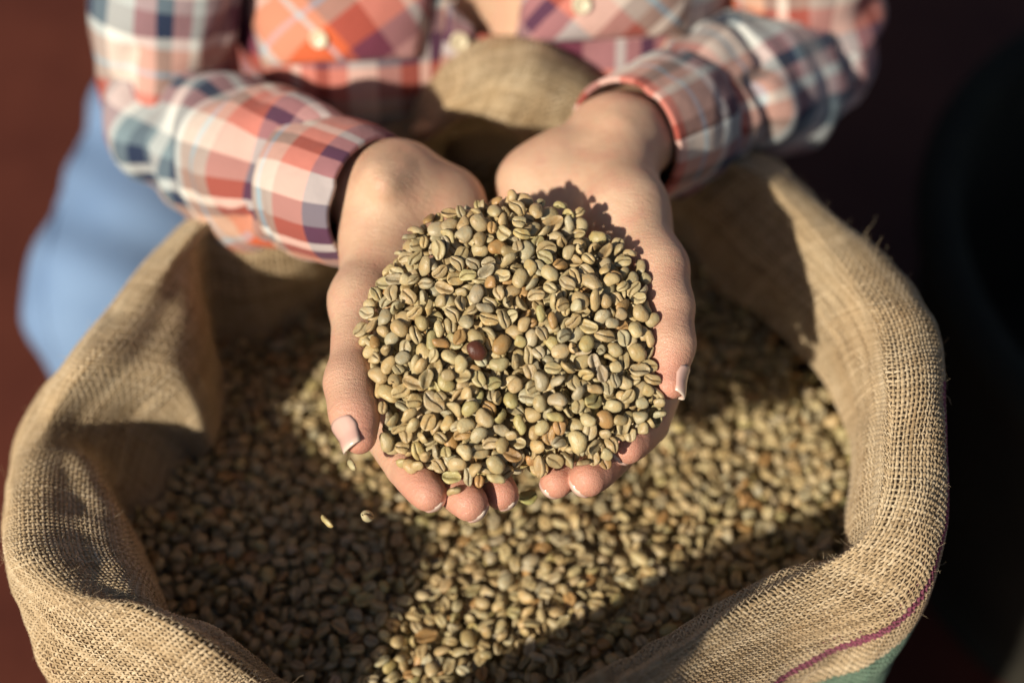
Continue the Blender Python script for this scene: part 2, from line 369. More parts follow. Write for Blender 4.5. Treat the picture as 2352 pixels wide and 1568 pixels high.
# the weave itself: every thread of the mouth and cuff is real
def weave():
    k1 = int((L_IN + 0.150) / DV)                     # from inside the beans to below the cuff
    Gs, Ns = G[:, :k1] - SACK0, NN[:, :k1]
    V, Fc, tone, UVs, BD = [], [], [], [], []; base = 0
    H, Wd = 0.00062, 0.00130
    nj, ni = NU // 2, k1 // 2
    du = np.roll(Gs, -1, 0) - np.roll(Gs, 1, 0); du /= np.maximum(np.linalg.norm(du, axis=-1, keepdims=True), 1e-9)
    dv = np.gradient(Gs, axis=1); dv /= np.maximum(np.linalg.norm(dv, axis=-1, keepdims=True), 1e-9)
    r = np.random.default_rng(5)
    def strip(C, Nn, T, h, w, t, uv, closed, bd):
        nonlocal base
        n = len(C)
        c = C + Nn * h[:, None]
        l = c - T * (w / 2)[:, None] - Nn * (w * 0.28)[:, None]; rr = c + T * (w / 2)[:, None] - Nn * (w * 0.28)[:, None]
        mid = c + Nn * (w * 0.10)[:, None]
        V.append(np.stack([l, mid, rr], 1).reshape(-1, 3))
        a = np.arange(n if closed else n - 1); b = (a + 1) % n
        q = np.concatenate([np.stack([3 * a + k, 3 * a + k + 1, 3 * b + k + 1, 3 * b + k], -1) for k in (0, 1)])
        Fc.append(q + base); base += 3 * n
        BD.append(np.repeat(bd, 3)); tone.append(np.repeat(t, 3)); UVs.append(np.repeat(uv, 3, axis=0))
    for j in range(nj):
        u = 2 * j; n = k1; kk = np.arange(n)
        sg = np.where(kk % 2 == 0, np.where((kk // 2 + j) % 2 == 0, 1.0, -1.0), 0.0)
        wth = Wd * r.lognormal(-.08, .2) * (1 + 0.30 * vnoise(vs[:n] / 0.011, np.full(n, j * 0.37), 8))
        wob = 0.00030 * vnoise(vs[:n] / 0.02, np.full(n, j * 0.91), 9)
        t = np.clip(r.normal(0.5, 0.2) + 0.25 * vnoise(vs[:n] / 0.007, np.full(n, j * 1.7), 10), 0, 1)
        strip(Gs[u] + du[u] * wob[:, None], Ns[u], du[u], sg * H, wth, t, np.stack([np.full(n, us[u]), vs[:n]], -1), False, BAND[u, :n])
    for i in range(ni):
        k = 2 * i; n = NU; kk = np.arange(n)
        sg = np.where(kk % 2 == 0, np.where((kk // 2 + i) % 2 == 0, -1.0, 1.0), 0.0)
        wth = Wd * r.lognormal(-.08, .2) * (1 + 0.30 * vnoise(us / 0.011, np.full(n, i * 0.37), 12))
        wob = 0.00030 * vnoise(us / 0.02, np.full(n, i * 0.91), 13)
        t = np.clip(r.normal(0.55, 0.2) + 0.25 * vnoise(us / 0.007, np.full(n, i * 1.7), 14), 0, 1)
        strip(Gs[:, k] + dv[:, k] * wob[:, None], Ns[:, k], -dv[:, k], sg * H, wth, t, np.stack([us, np.full(n, vs[k])], -1), True, BAND[:, k])
    me = fast_mesh('weave', np.concatenate(V), np.concatenate(Fc), np.concatenate(UVs), {'tone': np.concatenate(tone), 'band': np.concatenate(BD)})
    o = link('weave', me, M_THREAD, sack); o['kind'] = 'stuff'
weave()
def tubes(paths, rad, n=4):
    V, Fc = [], []; base = 0
    for p, rd in zip(paths, rad):
        p = np.asarray(p); k = len(p); t = np.gradient(p, axis=0); t /= np.linalg.norm(t, axis=1, keepdims=True) + 1e-12
        a = np.cross(t, [0.31, 0.57, 0.76]); a /= np.linalg.norm(a, axis=1, keepdims=True) + 1e-12; b = np.cross(t, a)
        ang = np.arange(n) * 2 * np.pi / n
        taper = np.linspace(1, 0.55, k)[:, None, None]
        ring = p[:, None] + rd * taper * (a[:, None] * np.cos(ang)[None, :, None] + b[:, None] * np.sin(ang)[None, :, None])
        V.append(ring.reshape(-1, 3)); q = []
        i, m = np.meshgrid(np.arange(k - 1), np.arange(n), indexing='ij'); m2 = (m + 1) % n
        Fc.append(np.stack([i * n + m, i * n + m2, (i + 1) * n + m2, (i + 1) * n + m], -1).reshape(-1, 4) + base); base += k * n
    return np.concatenate(V), np.concatenate(Fc)
def fibres():
    r = np.random.default_rng(21); paths, rad = [], []
    kc = int(L_IN / DV)
    for q in range(4200):
        j = int(r.integers(0, NU)); k = int(np.clip(kc + r.normal(0, 26) + (8 if r.random() < .5 else -8), 5, kc + 120))
        p0 = G[j, k] - SACK0; nrm = NN[j, k]
        tv = r.normal(0, 1, 3); tv -= nrm * (tv @ nrm); tv /= np.linalg.norm(tv)
        ln = min(0.020, r.lognormal(-5.95, 0.62)); rise = r.uniform(0.15, 0.95)
        d = tv * (1 - rise) + nrm * rise; d /= np.linalg.norm(d)
        pts = [p0]; 
        for s in range(6):
            d = d + r.normal(0, 0.33, 3); d /= np.linalg.norm(d); pts.append(pts[-1] + d * ln / 6)
        paths.append(pts); rad.append(r.uniform(0.00005, 0.00011))
    V, Fc = tubes(paths, rad, 3)
    o = link('loose_fibre', fast_mesh('loose_fibre', V, Fc, np.zeros((len(V), 2)), {'tone': np.full(len(V), 0.75), 'band': np.full(len(V), -1.0)}), M_THREAD, sack); o['kind'] = 'stuff'
fibres()
print('sack', round(time.time() - T00, 1), 'rim', RIM)

# ------------------------------------------------------------------ bodies by signed distance
import openvdb
def smin(a, b, k):
    h = np.maximum(k - np.abs(a - b), 0) / k
    return np.minimum(a, b) - h * h * k * 0.25
class Field:
    def __init__(s, lo, hi, vox):
        s.lo = np.asarray(lo, float); s.vox = vox; s.n = np.ceil((np.asarray(hi) - s.lo) / vox).astype(int) + 1
    def blank(s): return np.full(s.n, 0.05, np.float32)
    def cone(s, D, a, b, ra, rb, k):
        a, b = np.asarray(a, float), np.asarray(b, float); pad = max(ra, rb) + k + 0.006
        i0 = np.clip(np.floor((np.minimum(a, b) - pad - s.lo) / s.vox).astype(int), 0, s.n)
        i1 = np.clip(np.ceil((np.maximum(a, b) + pad - s.lo) / s.vox).astype(int) + 1, 0, s.n)
        if np.any(i1 <= i0): return
        ax = [(s.lo[q] + s.vox * np.arange(i0[q], i1[q])).astype(np.float32) for q in range(3)]
        X, Y, Z = ax[0][:, None, None], ax[1][None, :, None], ax[2][None, None, :]
        ba = b - a; L2 = ba @ ba
        px, py, pz = X - a[0], Y - a[1], Z - a[2]
        h = np.clip((px * ba[0] + py * ba[1] + pz * ba[2]) / max(L2, 1e-12), 0, 1)
        d = np.sqrt((px - ba[0] * h) ** 2 + (py - ba[1] * h) ** 2 + (pz - ba[2] * h) ** 2) - (ra + (rb - ra) * h)
        sl = tuple(slice(i0[q], i1[q]) for q in range(3))
        D[sl] = smin(D[sl], d.astype(np.float32), k)
    def mesh(s, D, iso=0.0):
        g = openvdb.FloatGrid(0.05); g.copyFromArray(np.ascontiguousarray(D))
        pts, quads = g.convertToQuads(iso)
        return np.asarray(pts) * s.vox + s.lo, np.asarray(quads)[:, ::-1]
# points of the two hands: (photo x, photo y, height)
HAND_A = dict(   # the hand on the photo's left side
    wrist=[(900, 425, .553)], elbow=[(300, 300, .47)], wdir=(-180, 180),
    palm=[((872, 545, .540), (905, 850, .517), .0165, .0120), ((900, 530, .536), (940, 850, .512), .0165, .0115),
          ((950, 520, .532), (990, 830, .508), .0160, .0115), ((1010, 500, .532), (1050, 800, .508), .0165, .0110),
          ((1030, 470, .537), (1062, 600, .522), .0150, .0150), ((925, 470, .545), (1000, 480, .542), .0190, .0170)],
    thumb=[(882, 560, .537, .0185), (826, 690, .541, .0132), (803, 880, .5435, .0098), (814, 950, .543, .0092), (825, 1004, .541, .0076)],
    fingers=[[(890, 860, .517, .0105), (893, 1010, .508, .0092), (935, 1075, .514, .0086), (983, 1132, .522, .0079)],
             [(940, 850, .512, .0105), (975, 1020, .501, .0094), (1020, 1095, .508, .0088), (1078, 1154, .518, .0081)],
             [(995, 830, .508, .0100), (1050, 990, .497, .0088), (1100, 1070, .503, .0082), (1152, 1132, .512, .0075)],
             [(1050, 800, .508, .0092), (1110, 930, .498, .0080), (1145, 1005, .502, .0074), (1178, 1052, .509, .0066)]],
    extra=[((868, 408, .571), (880, 425, .571), .0075, .0070)])
HAND_B = dict(   # the hand on the photo's right side
    wrist=[(1420, 315, .545)], elbow=[(1800, 130, .47)], wdir=(150, 90),
    palm=[((1440, 480, .555), (1510, 770, .520), .0165, .0115), ((1390, 450, .551), (1450, 790, .507), .0170, .0115),
          ((1320, 440, .546), (1385, 790, .503), .0165, .0115), ((1245, 430, .542), (1320, 780, .503), .0170, .0110),
          ((1230, 425, .537), (1260, 600, .518), .0180, .0150), ((1300, 385, .543), (1400, 400, .543), .0190, .0190)],
    thumb=[(1438, 500, .555, .0200), (1506, 618, .5575, .0140), (1532, 705, .5555, .0108), (1541, 790, .5525, .0093), (1538, 882, .5470, .0072)],
    fingers=[[(1495, 790, .513, .0103), (1518, 900, .504, .0090), (1490, 975, .512, .0086), (1441, 1024, .522, .0080)],
             [(1445, 800, .507, .0103), (1460, 950, .496, .0092), (1412, 1042, .506, .0087), (1351, 1098, .517, .0081)],
             [(1385, 800, .503, .0098), (1380, 950, .492, .0086), (1332, 1048, .502, .0080), (1278, 1106, .512, .0073)],
             [(1320, 790, .503, .0090), (1308, 910, .493, .0078), (1266, 1000, .500, .0070), (1220, 1044, .508, .0060)]],
    extra=[])
BODYV, BODYF, BLUSH, CREASE = [], [], [], []
def vert_normals(V, Q):
    n = np.cross(V[Q[:, 2]] - V[Q[:, 0]], V[Q[:, 3]] - V[Q[:, 1]]); o = np.zeros_like(V)
    for k in range(4): np.add.at(o, Q[:, k], n)
    return o / np.maximum(np.linalg.norm(o, axis=1, keepdims=True), 1e-12)
NAILS = []
def build_hand(hd):
    w = P(*hd['wrist'][0]); el = P(*hd['elbow'][0]); fa = (el - w) / np.linalg.norm(el - w)
    wd = P(hd['wrist'][0][0] + hd['wdir'][0], hd['wrist'][0][1] + hd['wdir'][1], hd['wrist'][0][2]) - w
    wd -= fa * (wd @ fa); wd /= np.linalg.norm(wd); up = np.cross(fa, wd); up *= np.sign(up[2])
    pts = [w, w + fa * 0.115]
    for a, b, ra, rb in hd['palm']: pts += [P(*a), P(*b)]
    for q in hd['thumb']: pts.append(P(*q[:3]))
    for fg in hd['fingers']:
        for q in fg: pts.append(P(*q[:3]))
    pts = np.array(pts)
    fl = Field(pts.min(0) - 0.036, pts.max(0) + 0.036, 0.0009)
    D = fl.blank()
    for s in (-1, 1):
        fl.cone(D, w + wd * s * 0.0095 - up * 0.002, w + fa * 0.12 + wd * s * 0.006, 0.0175, 0.0215, 0.016)
    for s, o in ((0.1, 0.0), (0.38, -0.001)):         # wrist tendons
        fl.cone(D, w + wd * s * 0.02 + up * 0.0135 - fa * 0.015, w + wd * s * 0.022 + up * 0.0165 + fa * 0.05, 0.0028, 0.0030, 0.006)
    for a, b, ra, rb in hd['palm']: fl.cone(D, P(*a), P(*b), ra, rb, 0.013)
    for a, b, ra, rb in hd['extra']: fl.cone(D, P(*a), P(*b), ra, rb, 0.012)
    fl.cone(D, w, P(*hd['palm'][0][0]), 0.0175, 0.017, 0.014)
    fl.cone(D, w, P(*hd['palm'][4][0]), 0.0165, 0.0155, 0.014)
    th = [(P(*q[:3]), q[3]) for q in hd['thumb']]
    E = fl.blank()
    for (a, ra), (b, rb) in zip(th, th[1:]): fl.cone(E, a, b, ra, rb, 0.011)
    D = smin(D, E, 0.010)
    A = fl.blank()
    for fg in hd['fingers']:
        E = fl.blank(); g = [(P(*q[:3]), q[3] * 1.06) for q in fg]
        for q, ((a, ra), (b, rb)) in enumerate(zip(g, g[1:])):
            fl.cone(E, a, b, ra, rb, 0.003)
            mid = a * 0.5 + b * 0.5; toc = CAMP - mid; toc /= np.linalg.norm(toc)
            fl.cone(E, a * 0.68 + b * 0.32 + toc * 0.0012, a * 0.3 + b * 0.7 + toc * 0.0012, ra * 0.93, rb * 0.95, 0.004)   # fleshy pads
        A = smin(A, E, 0.0012)
    D = smin(D, A, 0.006)
    V, Q = fl.mesh(D)
    Nv = np.array([n for n in vert_normals(V, Q)])
    cr = np.zeros(len(V))
    def ringcut(c, ax, rad, wdt, amt, face=None):
        q = V - c; al = q @ ax; rd = np.linalg.norm(q - np.outer(al, ax), axis=1)
        g = np.exp(-(al / wdt) ** 2) * (rd < rad) * amt
        if face is not None: g = g * np.clip((Nv @ face) * 1.6, 0, 1)
        return g
    for fg in hd['fingers'] + [hd['thumb']]:
        pj = [P(*q[:3]) for q in fg]
        for q in range(1, len(pj) - 1):
            ax = pj[q + 1] - pj[q - 1]; ax /= np.linalg.norm(ax); toc = CAMP - pj[q]; toc /= np.linalg.norm(toc)
            for o_, a_ in ((-.0014, .7), (.0006, 1.0), (.0030, .45)): cr = np.maximum(cr, ringcut(pj[q] + ax * o_, ax, fg[q][3] * 1.7, .00075, a_, toc))
    for o_, a_ in ((-.010, .9), (-.006, .55), (.004, .8), (.016, .4)):
        wob = .0016 * np.sin((V @ wd) * 260 + o_ * 900)
        q = V - (w + fa * o_); al = q @ fa + wob; g = np.exp(-(al / .0009) ** 2) * (np.linalg.norm(q, axis=1) < .045) * np.clip((Nv @ up) * 1.6, 0, 1) * a_
        cr = np.maximum(cr, g)
    V = V - Nv * (cr * 0.00055)[:, None]
    CREASE.append(cr)
    tips = [P(*fg[-1][:3]) for fg in hd['fingers']] + [th[-1][0]]
    bl = np.zeros(len(V))
    for t in tips: bl = np.maximum(bl, np.exp(-(np.linalg.norm(V - t, axis=1) / 0.021) ** 2))
    ctr = P(1185, 800, .53)
    for (a, ra) in th[2:]: bl = np.maximum(bl, 0.45 * np.exp(-(np.linalg.norm(V - a, axis=1) / 0.02) ** 2))
    bl = np.maximum(bl, 0.75 * np.exp(-(np.linalg.norm(V - ctr, axis=1) / 0.062) ** 4))
    off = sum(len(v) for v in BODYV)
    BODYV.append(V); BODYF.append(Q + off); BLUSH.append(np.clip(bl * 0.85, 0, 1))
    return fl
build_hand(HAND_A); build_hand(HAND_B)
print('hands', round(time.time() - T00, 1), [len(v) for v in BODYV])
# the rest of the body: torso leaning over the sack, kneeling
SH_A, SH_B = np.array([-.168, .36, .695]), np.array([.155, .38, .705])
EL_A, EL_B = P(395, 255, .46), P(1830, 110, .47)
NECK, HEAD = np.array([-.02, .36, .78]), np.array([-.02, .33, .91])
HIP_A, HIP_B = np.array([-.215, .57, .25]), np.array([.06, .62, .19])
KN_A, KN_B = P(312, 685, .22), np.array([.11, .47, .15])
AN_A, AN_B = np.array([-.27, .66, .06]), np.array([.14, .78, .06])
def torso(fl, D, g, k=0.05):
    c = lambda a, b, ra, rb: fl.cone(D, a, b, ra + g, rb + g, k)
    c((-.08, .58, .25), (.06, .58, .25), .105, .105)
    c((-.10, .47, .38), (.07, .47, .38), .10, .10)
    c((-.09, .41, .50), (.06, .41, .50), .105, .105)
    c((-.10, .385, .60), (.07, .39, .60), .095, .095)
    c(SH_A + [.03, .01, -.01], SH_B + [-.03, .01, -.01], .055, .055)
    c((-.095, .305, .485), (-.085, .33, .54), .062, .055)
    c((.055, .305, .490), (.045, .33, .545), .062, .055)
fl = Field((-.42, .10, -.02), (.42, .80, 1.10), 0.006)
D = fl.blank(); torso(fl, D, -0.002)
fl.cone(D, (-.02, .38, .68), NECK, .055, .050, .04)
E = fl.blank()
fl.cone(E, HEAD + [0, .02, .03], HEAD + [0, .03, .02], .082, .080, .03); fl.cone(E, HEAD + [0, -.03, -.045], HEAD + [0, 0, 0], .045, .07, .03)
fl.cone(E, HEAD + [0, -.060, -.012], HEAD + [0, -.082, -.030], .010, .014, .012)
for s in (-1, 1): fl.cone(E, HEAD + [s * .078, .02, -.015], HEAD + [s * .080, .03, .015], .012, .014, .008)
fl.cone(E, HEAD + [-.018, -.066, -.062], HEAD + [.018, -.066, -.062], .009, .009, .006)
D = smin(D, E, .03)
for sh, el in ((SH_A, EL_A), (SH_B, EL_B)): fl.cone(D, sh, el, .038, .028, .02)
for h, kn, an in ((HIP_A, KN_A, AN_A), (HIP_B, KN_B, AN_B)):
    fl.cone(D, h, kn, .085, .058, .03); fl.cone(D, kn + [0, .02, -.06], an, .055, .035, .03); fl.cone(D, an, an + [0, .12, -.02], .034, .026, .02)
V, Q = fl.mesh(D)
off = sum(len(v) for v in BODYV); BODYV.append(V); BODYF.append(Q + off); BLUSH.append(np.zeros(len(V))); CREASE.append(np.zeros(len(V)))
ORG = np.array([0, .55, 0.0])
person = link('person', fast_mesh('person', np.concatenate(BODYV) - ORG, np.concatenate(BODYF), None, {'blush': np.concatenate(BLUSH), 'crease': np.concatenate(CREASE)}), M_SKIN)
person.location = ORG
tag(person, 'person in plaid shirt and jeans kneeling behind the sack with cupped hands', 'person')
# jeans
fl = Field((-.48, .05, -.02), (.48, .85, .42), 0.006)
D = fl.blank()
fl.cone(D, (-.08, .58, .25), (.06, .58, .25), .112, .112, .05)
for h, kn, an in ((HIP_A, KN_A, AN_A), (HIP_B, KN_B, AN_B)):
    fl.cone(D, h, kn, .108, .082, .03); fl.cone(D, kn + [0, .02, -.06], an, .066, .046, .03)
X, Y, Z = np.meshgrid(*[fl.lo[q] + fl.vox * np.arange(fl.n[q]) for q in range(3)], indexing='ij')
D = D + (0.0050 * np.sin(X * 42 + Y * 26 + 3 * np.sin(Z * 18)) * np.sin(Y * 50 + Z * 40)).astype(np.float32)
V, Q = fl.mesh(D)
jeans = link('jeans', fast_mesh('jeans', V - ORG, Q), M_DENIM, person)
jb = BVHTree.FromPolygons(V.tolist(), Q.tolist()); sp = []
for px, py in catmull([(268, 190), (205, 300), (150, 430), (112, 560), (98, 660), (108, 760), (140, 850)], 40):
    loc, nr, i, dd = jb.ray_cast(Vector(CAMP), Vector(ray(px, py)).normalized())
    if loc is not None: sp.append(np.array(loc) + np.array(nr) * .001)
if len(sp) > 4:
    V, Fq = tubes([np.array(sp)], [0.0040], 8); link('seam', fast_mesh('seam', V - ORG, Fq), M_DENIM, jeans)
# shirt front and back
fl = Field((-.36, .16, .26), (.34, .70, .82), 0.005)
D = fl.blank(); torso(fl, D, 0.004)
X, Y, Z = np.meshgrid(*[fl.lo[q] + fl.vox * np.arange(fl.n[q]) for q in range(3)], indexing='ij')
D = D + (0.004 * np.sin(X * 45 - Z * 60 + 2 * np.sin(X * 30)) * np.cos(Z * 40 + X * 22)).astype(np.float32)
V, Q = fl.mesh(D)
vt = P(1130, 78, 0.50)
c0 = V[Q].mean(1)
hit = BVHTree.FromPolygons([tuple(p) for p in V], [tuple(q) for q in Q])
def on_shirt(px, py):
    d = Vector(ray(px, py)).normalized(); loc, nr, i, dist = hit.ray_cast(Vector(CAMP), d)
    if loc is None: return None, None
    return np.array(loc), np.array(nr)
vt, _ = on_shirt(1128, 76)
if vt is None: vt = np.array([-.02, .30, .50])
dz = c0[:, 2] - vt[2]
keep = ~((dz > 0) & (np.abs(c0[:, 0] - vt[0] - dz * 0.1) < 0.011 + dz * 0.62) & (c0[:, 1] < .40)) & (c0[:, 2] < .745) 
Q = Q[keep]
uv = np.stack([V[:, 0] * 1.0 + 0.02, V[:, 2] + 0.4 * V[:, 1]], -1)
shirt = link('shirt', fast_mesh('shirt', V - ORG, Q, uv), M_PLAID, person)
def tube_path(ctrl, n, m, fold, seed, uv0=(0, 0), flat=None):
    """sleeve: ctrl rows (x, y, z, radius); returns grid (n along, m round), uv"""
    c = catmull(np.asarray(ctrl, float), n); p, rad = c[:, :3], c[:, 3]
    t = np.gradient(p, axis=0); t /= np.linalg.norm(t, axis=1, keepdims=True)
    a = np.empty_like(t); v0 = np.array([1.0, 0.2, 0.1])
    for i in range(n):
        v0 = v0 - t[i] * (v0 @ t[i]); v0 /= np.linalg.norm(v0); a[i] = v0
    b = np.cross(t, a); ang = np.linspace(0, 2 * np.pi, m)
    s = np.concatenate([[0], np.cumsum(np.linalg.norm(np.diff(p, axis=0), axis=1))])
    A, Sg = np.meshgrid(ang, s)
    rr = rad[:, None] * np.ones_like(A)
    amp = np.interp(s, fold[0], fold[1])[:, None]
    ph = A * (m - 1) / (m - 1)
    n1 = vnoise(A / (2 * np.pi) * 5 , Sg / 0.030 + 0.9 * np.sin(A + seed), seed, 5)
    n2 = vnoise(A / (2 * np.pi) * 9, Sg / 0.014, seed + 1, 9)
    n3 = vnoise(A / (2 * np.pi) * 3, Sg / 0.05 + 1.3 * np.cos(A * 1 + seed), seed + 2, 3)
    rr = rr + amp * (n1 + 0.35 * n2 + 0.8 * n3 - 0.8 * np.exp(-(n1 / .12) ** 2) * (n3 > 0))
    Gt = p[:, None] + rr[..., None] * (a[:, None] * np.cos(A)[..., None] + b[:, None] * np.sin(A)[..., None])
    UV = np.stack([A / (2 * np.pi) * 0.27 + uv0[0], Sg + uv0[1]], -1)
    return Gt, UV
def sleeve(name, ctrl, fold, seed, uv0, n=90, m=73, thick=0.0):
    Gt, UV = tube_path(ctrl, n, m, fold, seed, uv0)
    o = link(name, fast_mesh(name, Gt.reshape(-1, 3) - ORG, grid_faces(n, m), UV.reshape(-1, 2)), M_PLAID, shirt)
    if thick:
        md = o.modifiers.new('thickness', 'SOLIDIFY'); md.thickness = thick; md.offset = 0
    return o
def ctl(px, py, z, r): return tuple(P(px, py, z)) + (r,)
sleeve('sleeve', [tuple(SH_A) + (.062,), tuple(SH_A * .55 + EL_A * .45 + np.array([-.006, 0, 0])) + (.052,), ctl(388, 195, .475, .045), ctl(425, 285, .465, .042), ctl(530, 350, .485, .042), ctl(660, 396, .516, .0405), ctl(735, 421, .530, .0365), ctl(790, 442, .537, .0345)],
       ([0, .2, .3, .36, .44, .49, .6], [.004, .008, .010, .010, .007, .0015, .001]), 31, (0.03, 0.02))
sleeve('cuff', [ctl(715, 420, .527, .0370), ctl(760, 430, .534, .0375), ctl(820, 450, .541, .0362), ctl(868, 462, .546, .0335)], ([0, 1], [.0022, .0022]), 33, (0.01, 0.06), 24, 73, 0.003)
sleeve('sleeve', [tuple(SH_B) + (.062,), tuple(SH_B * .5 + EL_B * .5) + (.053,), ctl(1835, 60, .49, .048), ctl(1835, 130, .475, .046), ctl(1710, 195, .490, .044), ctl(1610, 242, .504, .0415), ctl(1540, 278, .515, .0365), ctl(1490, 306, .526, .0345)],
       ([0, .2, .3, .36, .44, .49, .6], [.004, .008, .010, .010, .007, .0015, .001]), 41, (0.07, 0.05))
sleeve('cuff', [ctl(1570, 264, .509, .0370), ctl(1530, 285, .518, .0372), ctl(1480, 312, .528, .0355), ctl(1440, 330, .534, .0335)], ([0, 1], [.0022, .0022]), 43, (0.05, 0.02), 24, 73, 0.003)
# pockets with flaps, placket, buttons, laid on the shirt front
def patch(name, corners, uvrot, uv0, n=16, off=0.004):
    (ax, ay), (bx, by), (cx, cy), (dx, dy) = corners; V = []; ok = True
    last = None
    for i in range(n):
        for j in range(n):
            u, v = i / (n - 1), j / (n - 1)
            px = (ax * (1 - u) + bx * u) * (1 - v) + (dx * (1 - u) + cx * u) * v; py = (ay * (1 - u) + by * u) * (1 - v) + (dy * (1 - u) + cy * u) * v
            loc, nr = on_shirt(px, py)
            if loc is None: loc = last if last is not None else np.array([0, .3, .5]); nr = np.array([0, -1, 0.])
            if nr @ (CAMP - loc) < 0: nr = -nr
            last = loc; V.append(loc + nr * off * (1 - max(abs(2 * u - 1), abs(2 * v - 1)) ** 6 * 0.7))
    V = np.array(V); q = V.reshape(n, n, 3)
    wid = np.linalg.norm(q[-1, n // 2] - q[0, n // 2]); hei = np.linalg.norm(q[n // 2, -1] - q[n // 2, 0])
    I, J = np.meshgrid(np.linspace(0, wid, n), np.linspace(0, hei, n), indexing='ij')
    uv = np.stack([I * math.cos(uvrot) - J * math.sin(uvrot) + uv0[0], I * math.sin(uvrot) + J * math.cos(uvrot) + uv0[1]], -1).reshape(-1, 2)
    o = link(name, fast_mesh(name, V - ORG, grid_faces(n, n), uv), M_PLAID, shirt)
    md = o.modifiers.new('thickness', 'SOLIDIFY'); md.thickness = 0.0015
    return o
def button(px, py, r=0.0055, parent=None, surf=on_shirt):
    loc, nr = surf(px, py)
    if loc is None: return
    if nr @ (CAMP - loc) < 0: nr = -nr
    V, Fq = lathe(catmull([(.0003, .0010), (.0030, .0012), (.0045, .0022), (.0055, .0016), (.0055, .0), (.0030, -.0006), (.0003, -.0006)], 24) * (r / .0055), 20)
    M = Vector(nr).to_track_quat('Z', 'Y').to_matrix()
    V = (np.array(M) @ V.T).T + loc + nr * 0.006
    link('button', fast_mesh('button', V - ORG, Fq), M_BUTTON, parent or shirt)
patch('pocket_flap', [(560, -60), (1000, -60), (960, 130), (610, 150)], R(38), (0.02, 0.03))
patch('pocket_flap', [(1215, -60), (1600, -60), (1560, 75), (1190, 95)], R(-38), (0.075, 0.10))
patch('placket', [(1030, 0), (1085, 60), (1080, 210), (1010, 190)], R(10), (0.06, 0.02))
for q in ((741, 86), (1334, 4), (1052, 90)): button(*q)
# hair on the head, out of the frame
fl = Field(HEAD - .16, HEAD + .16, 0.006); D = fl.blank()
fl.cone(D, HEAD + [0, .03, .035], HEAD + [0, .04, .0], .088, .086, .03); fl.cone(D, HEAD + [0, .05, -.02], HEAD + [0, .10, -.06], .06, .03, .03)
V, Q = fl.mesh(D); c0 = V[Q].mean(1); Q = Q[~((c0[:, 1] < HEAD[1] - .03) & (c0[:, 2] < HEAD[2] + .045))]
link('hair', fast_mesh('hair', V - ORG, Q), M_HAIR, person)
# fingernails
hands_bvh = BVHTree.FromPolygons(np.concatenate(BODYV[:2]).tolist(), np.concatenate(BODYF[:2]).tolist())
def nail(tip, back, nrm, w, l, over, drop=0.0, cast=True):
    a = tip - back; a /= np.linalg.norm(a); n = nrm - a * (nrm @ a); n /= np.linalg.norm(n); s = np.cross(a, n)
    nu, nv = 11, 12; V = np.empty((nu, nv, 3)); tp = np.empty((nu, nv))
    for i in range(nu):
        u = i / (nu - 1) * 2 - 1; last = w
        for j in range(nv):
            v = j / (nv - 1); th = u * (0.98 - 0.22 * max(0, .25 - v) / .25)
            q = tip + a * ((v * (1 - 0.12 * u * u) - 1) * l + over + 0.0012 * (u * u) * (v < .3)); dr = s * math.sin(th) + n * math.cos(th)
            if cast and v < 0.62:
                loc, nr, k, dd = hands_bvh.ray_cast(Vector(q + dr * 0.016), Vector(-dr), 0.016)
                if loc is not None: last = 0.016 - dd
            V[i, j] = q + dr * (last + 0.00035 - 0.0006 * (abs(u) > .95) - drop * max(0, v - .62) ** 2); tp[i, j] = v
    V[:, :, :] = 0.25 * np.roll(V, 1, 0) + 0.5 * V + 0.25 * np.roll(V, -1, 0) if False else V
    o = link('fingernail', fast_mesh('fingernail', V.reshape(-1, 3) - ORG, grid_faces(nu, nv), None, {'tipness': tp.ravel()}), M_NAIL, person)
    md = o.modifiers.new('thickness', 'SOLIDIFY'); md.thickness = 0.0005; md.offset = 1
def view_n(px, py, z, dx, dy):   # a direction across the line of sight plus towards the camera
    p = P(px, py, z); q = P(px + dx * 100, py + dy * 100, z); d = (q - p) / np.linalg.norm(q - p)
    c = (CAMP - p) / np.linalg.norm(CAMP - p); return d, c
for hd, sgn in ((HAND_A, -1), (HAND_B, 1)):
    t = hd['thumb']; d, c = view_n(*t[-1][:3], sgn, -0.1)
    nrm = d * (0.80 if sgn < 0 else 0.95) + c * (0.62 if sgn < 0 else 0.28)
    nail(P(*t[-1][:3]), P(*t[-2][:3]), nrm, t[-1][3] * 1.02, 0.0150, t[-1][3] * 0.98, 0.006)
    for fg in hd['fingers']:
        tip, back = P(*fg[-1][:3]), P(*fg[-2][:3]); c = (CAMP - tip) / np.linalg.norm(CAMP - tip)
        nail(tip, back, -c, fg[-1][3] * 0.96, 0.011, fg[-1][3] - 0.0002, 0.035, False)
print('person', round(time.time() - T00, 1))

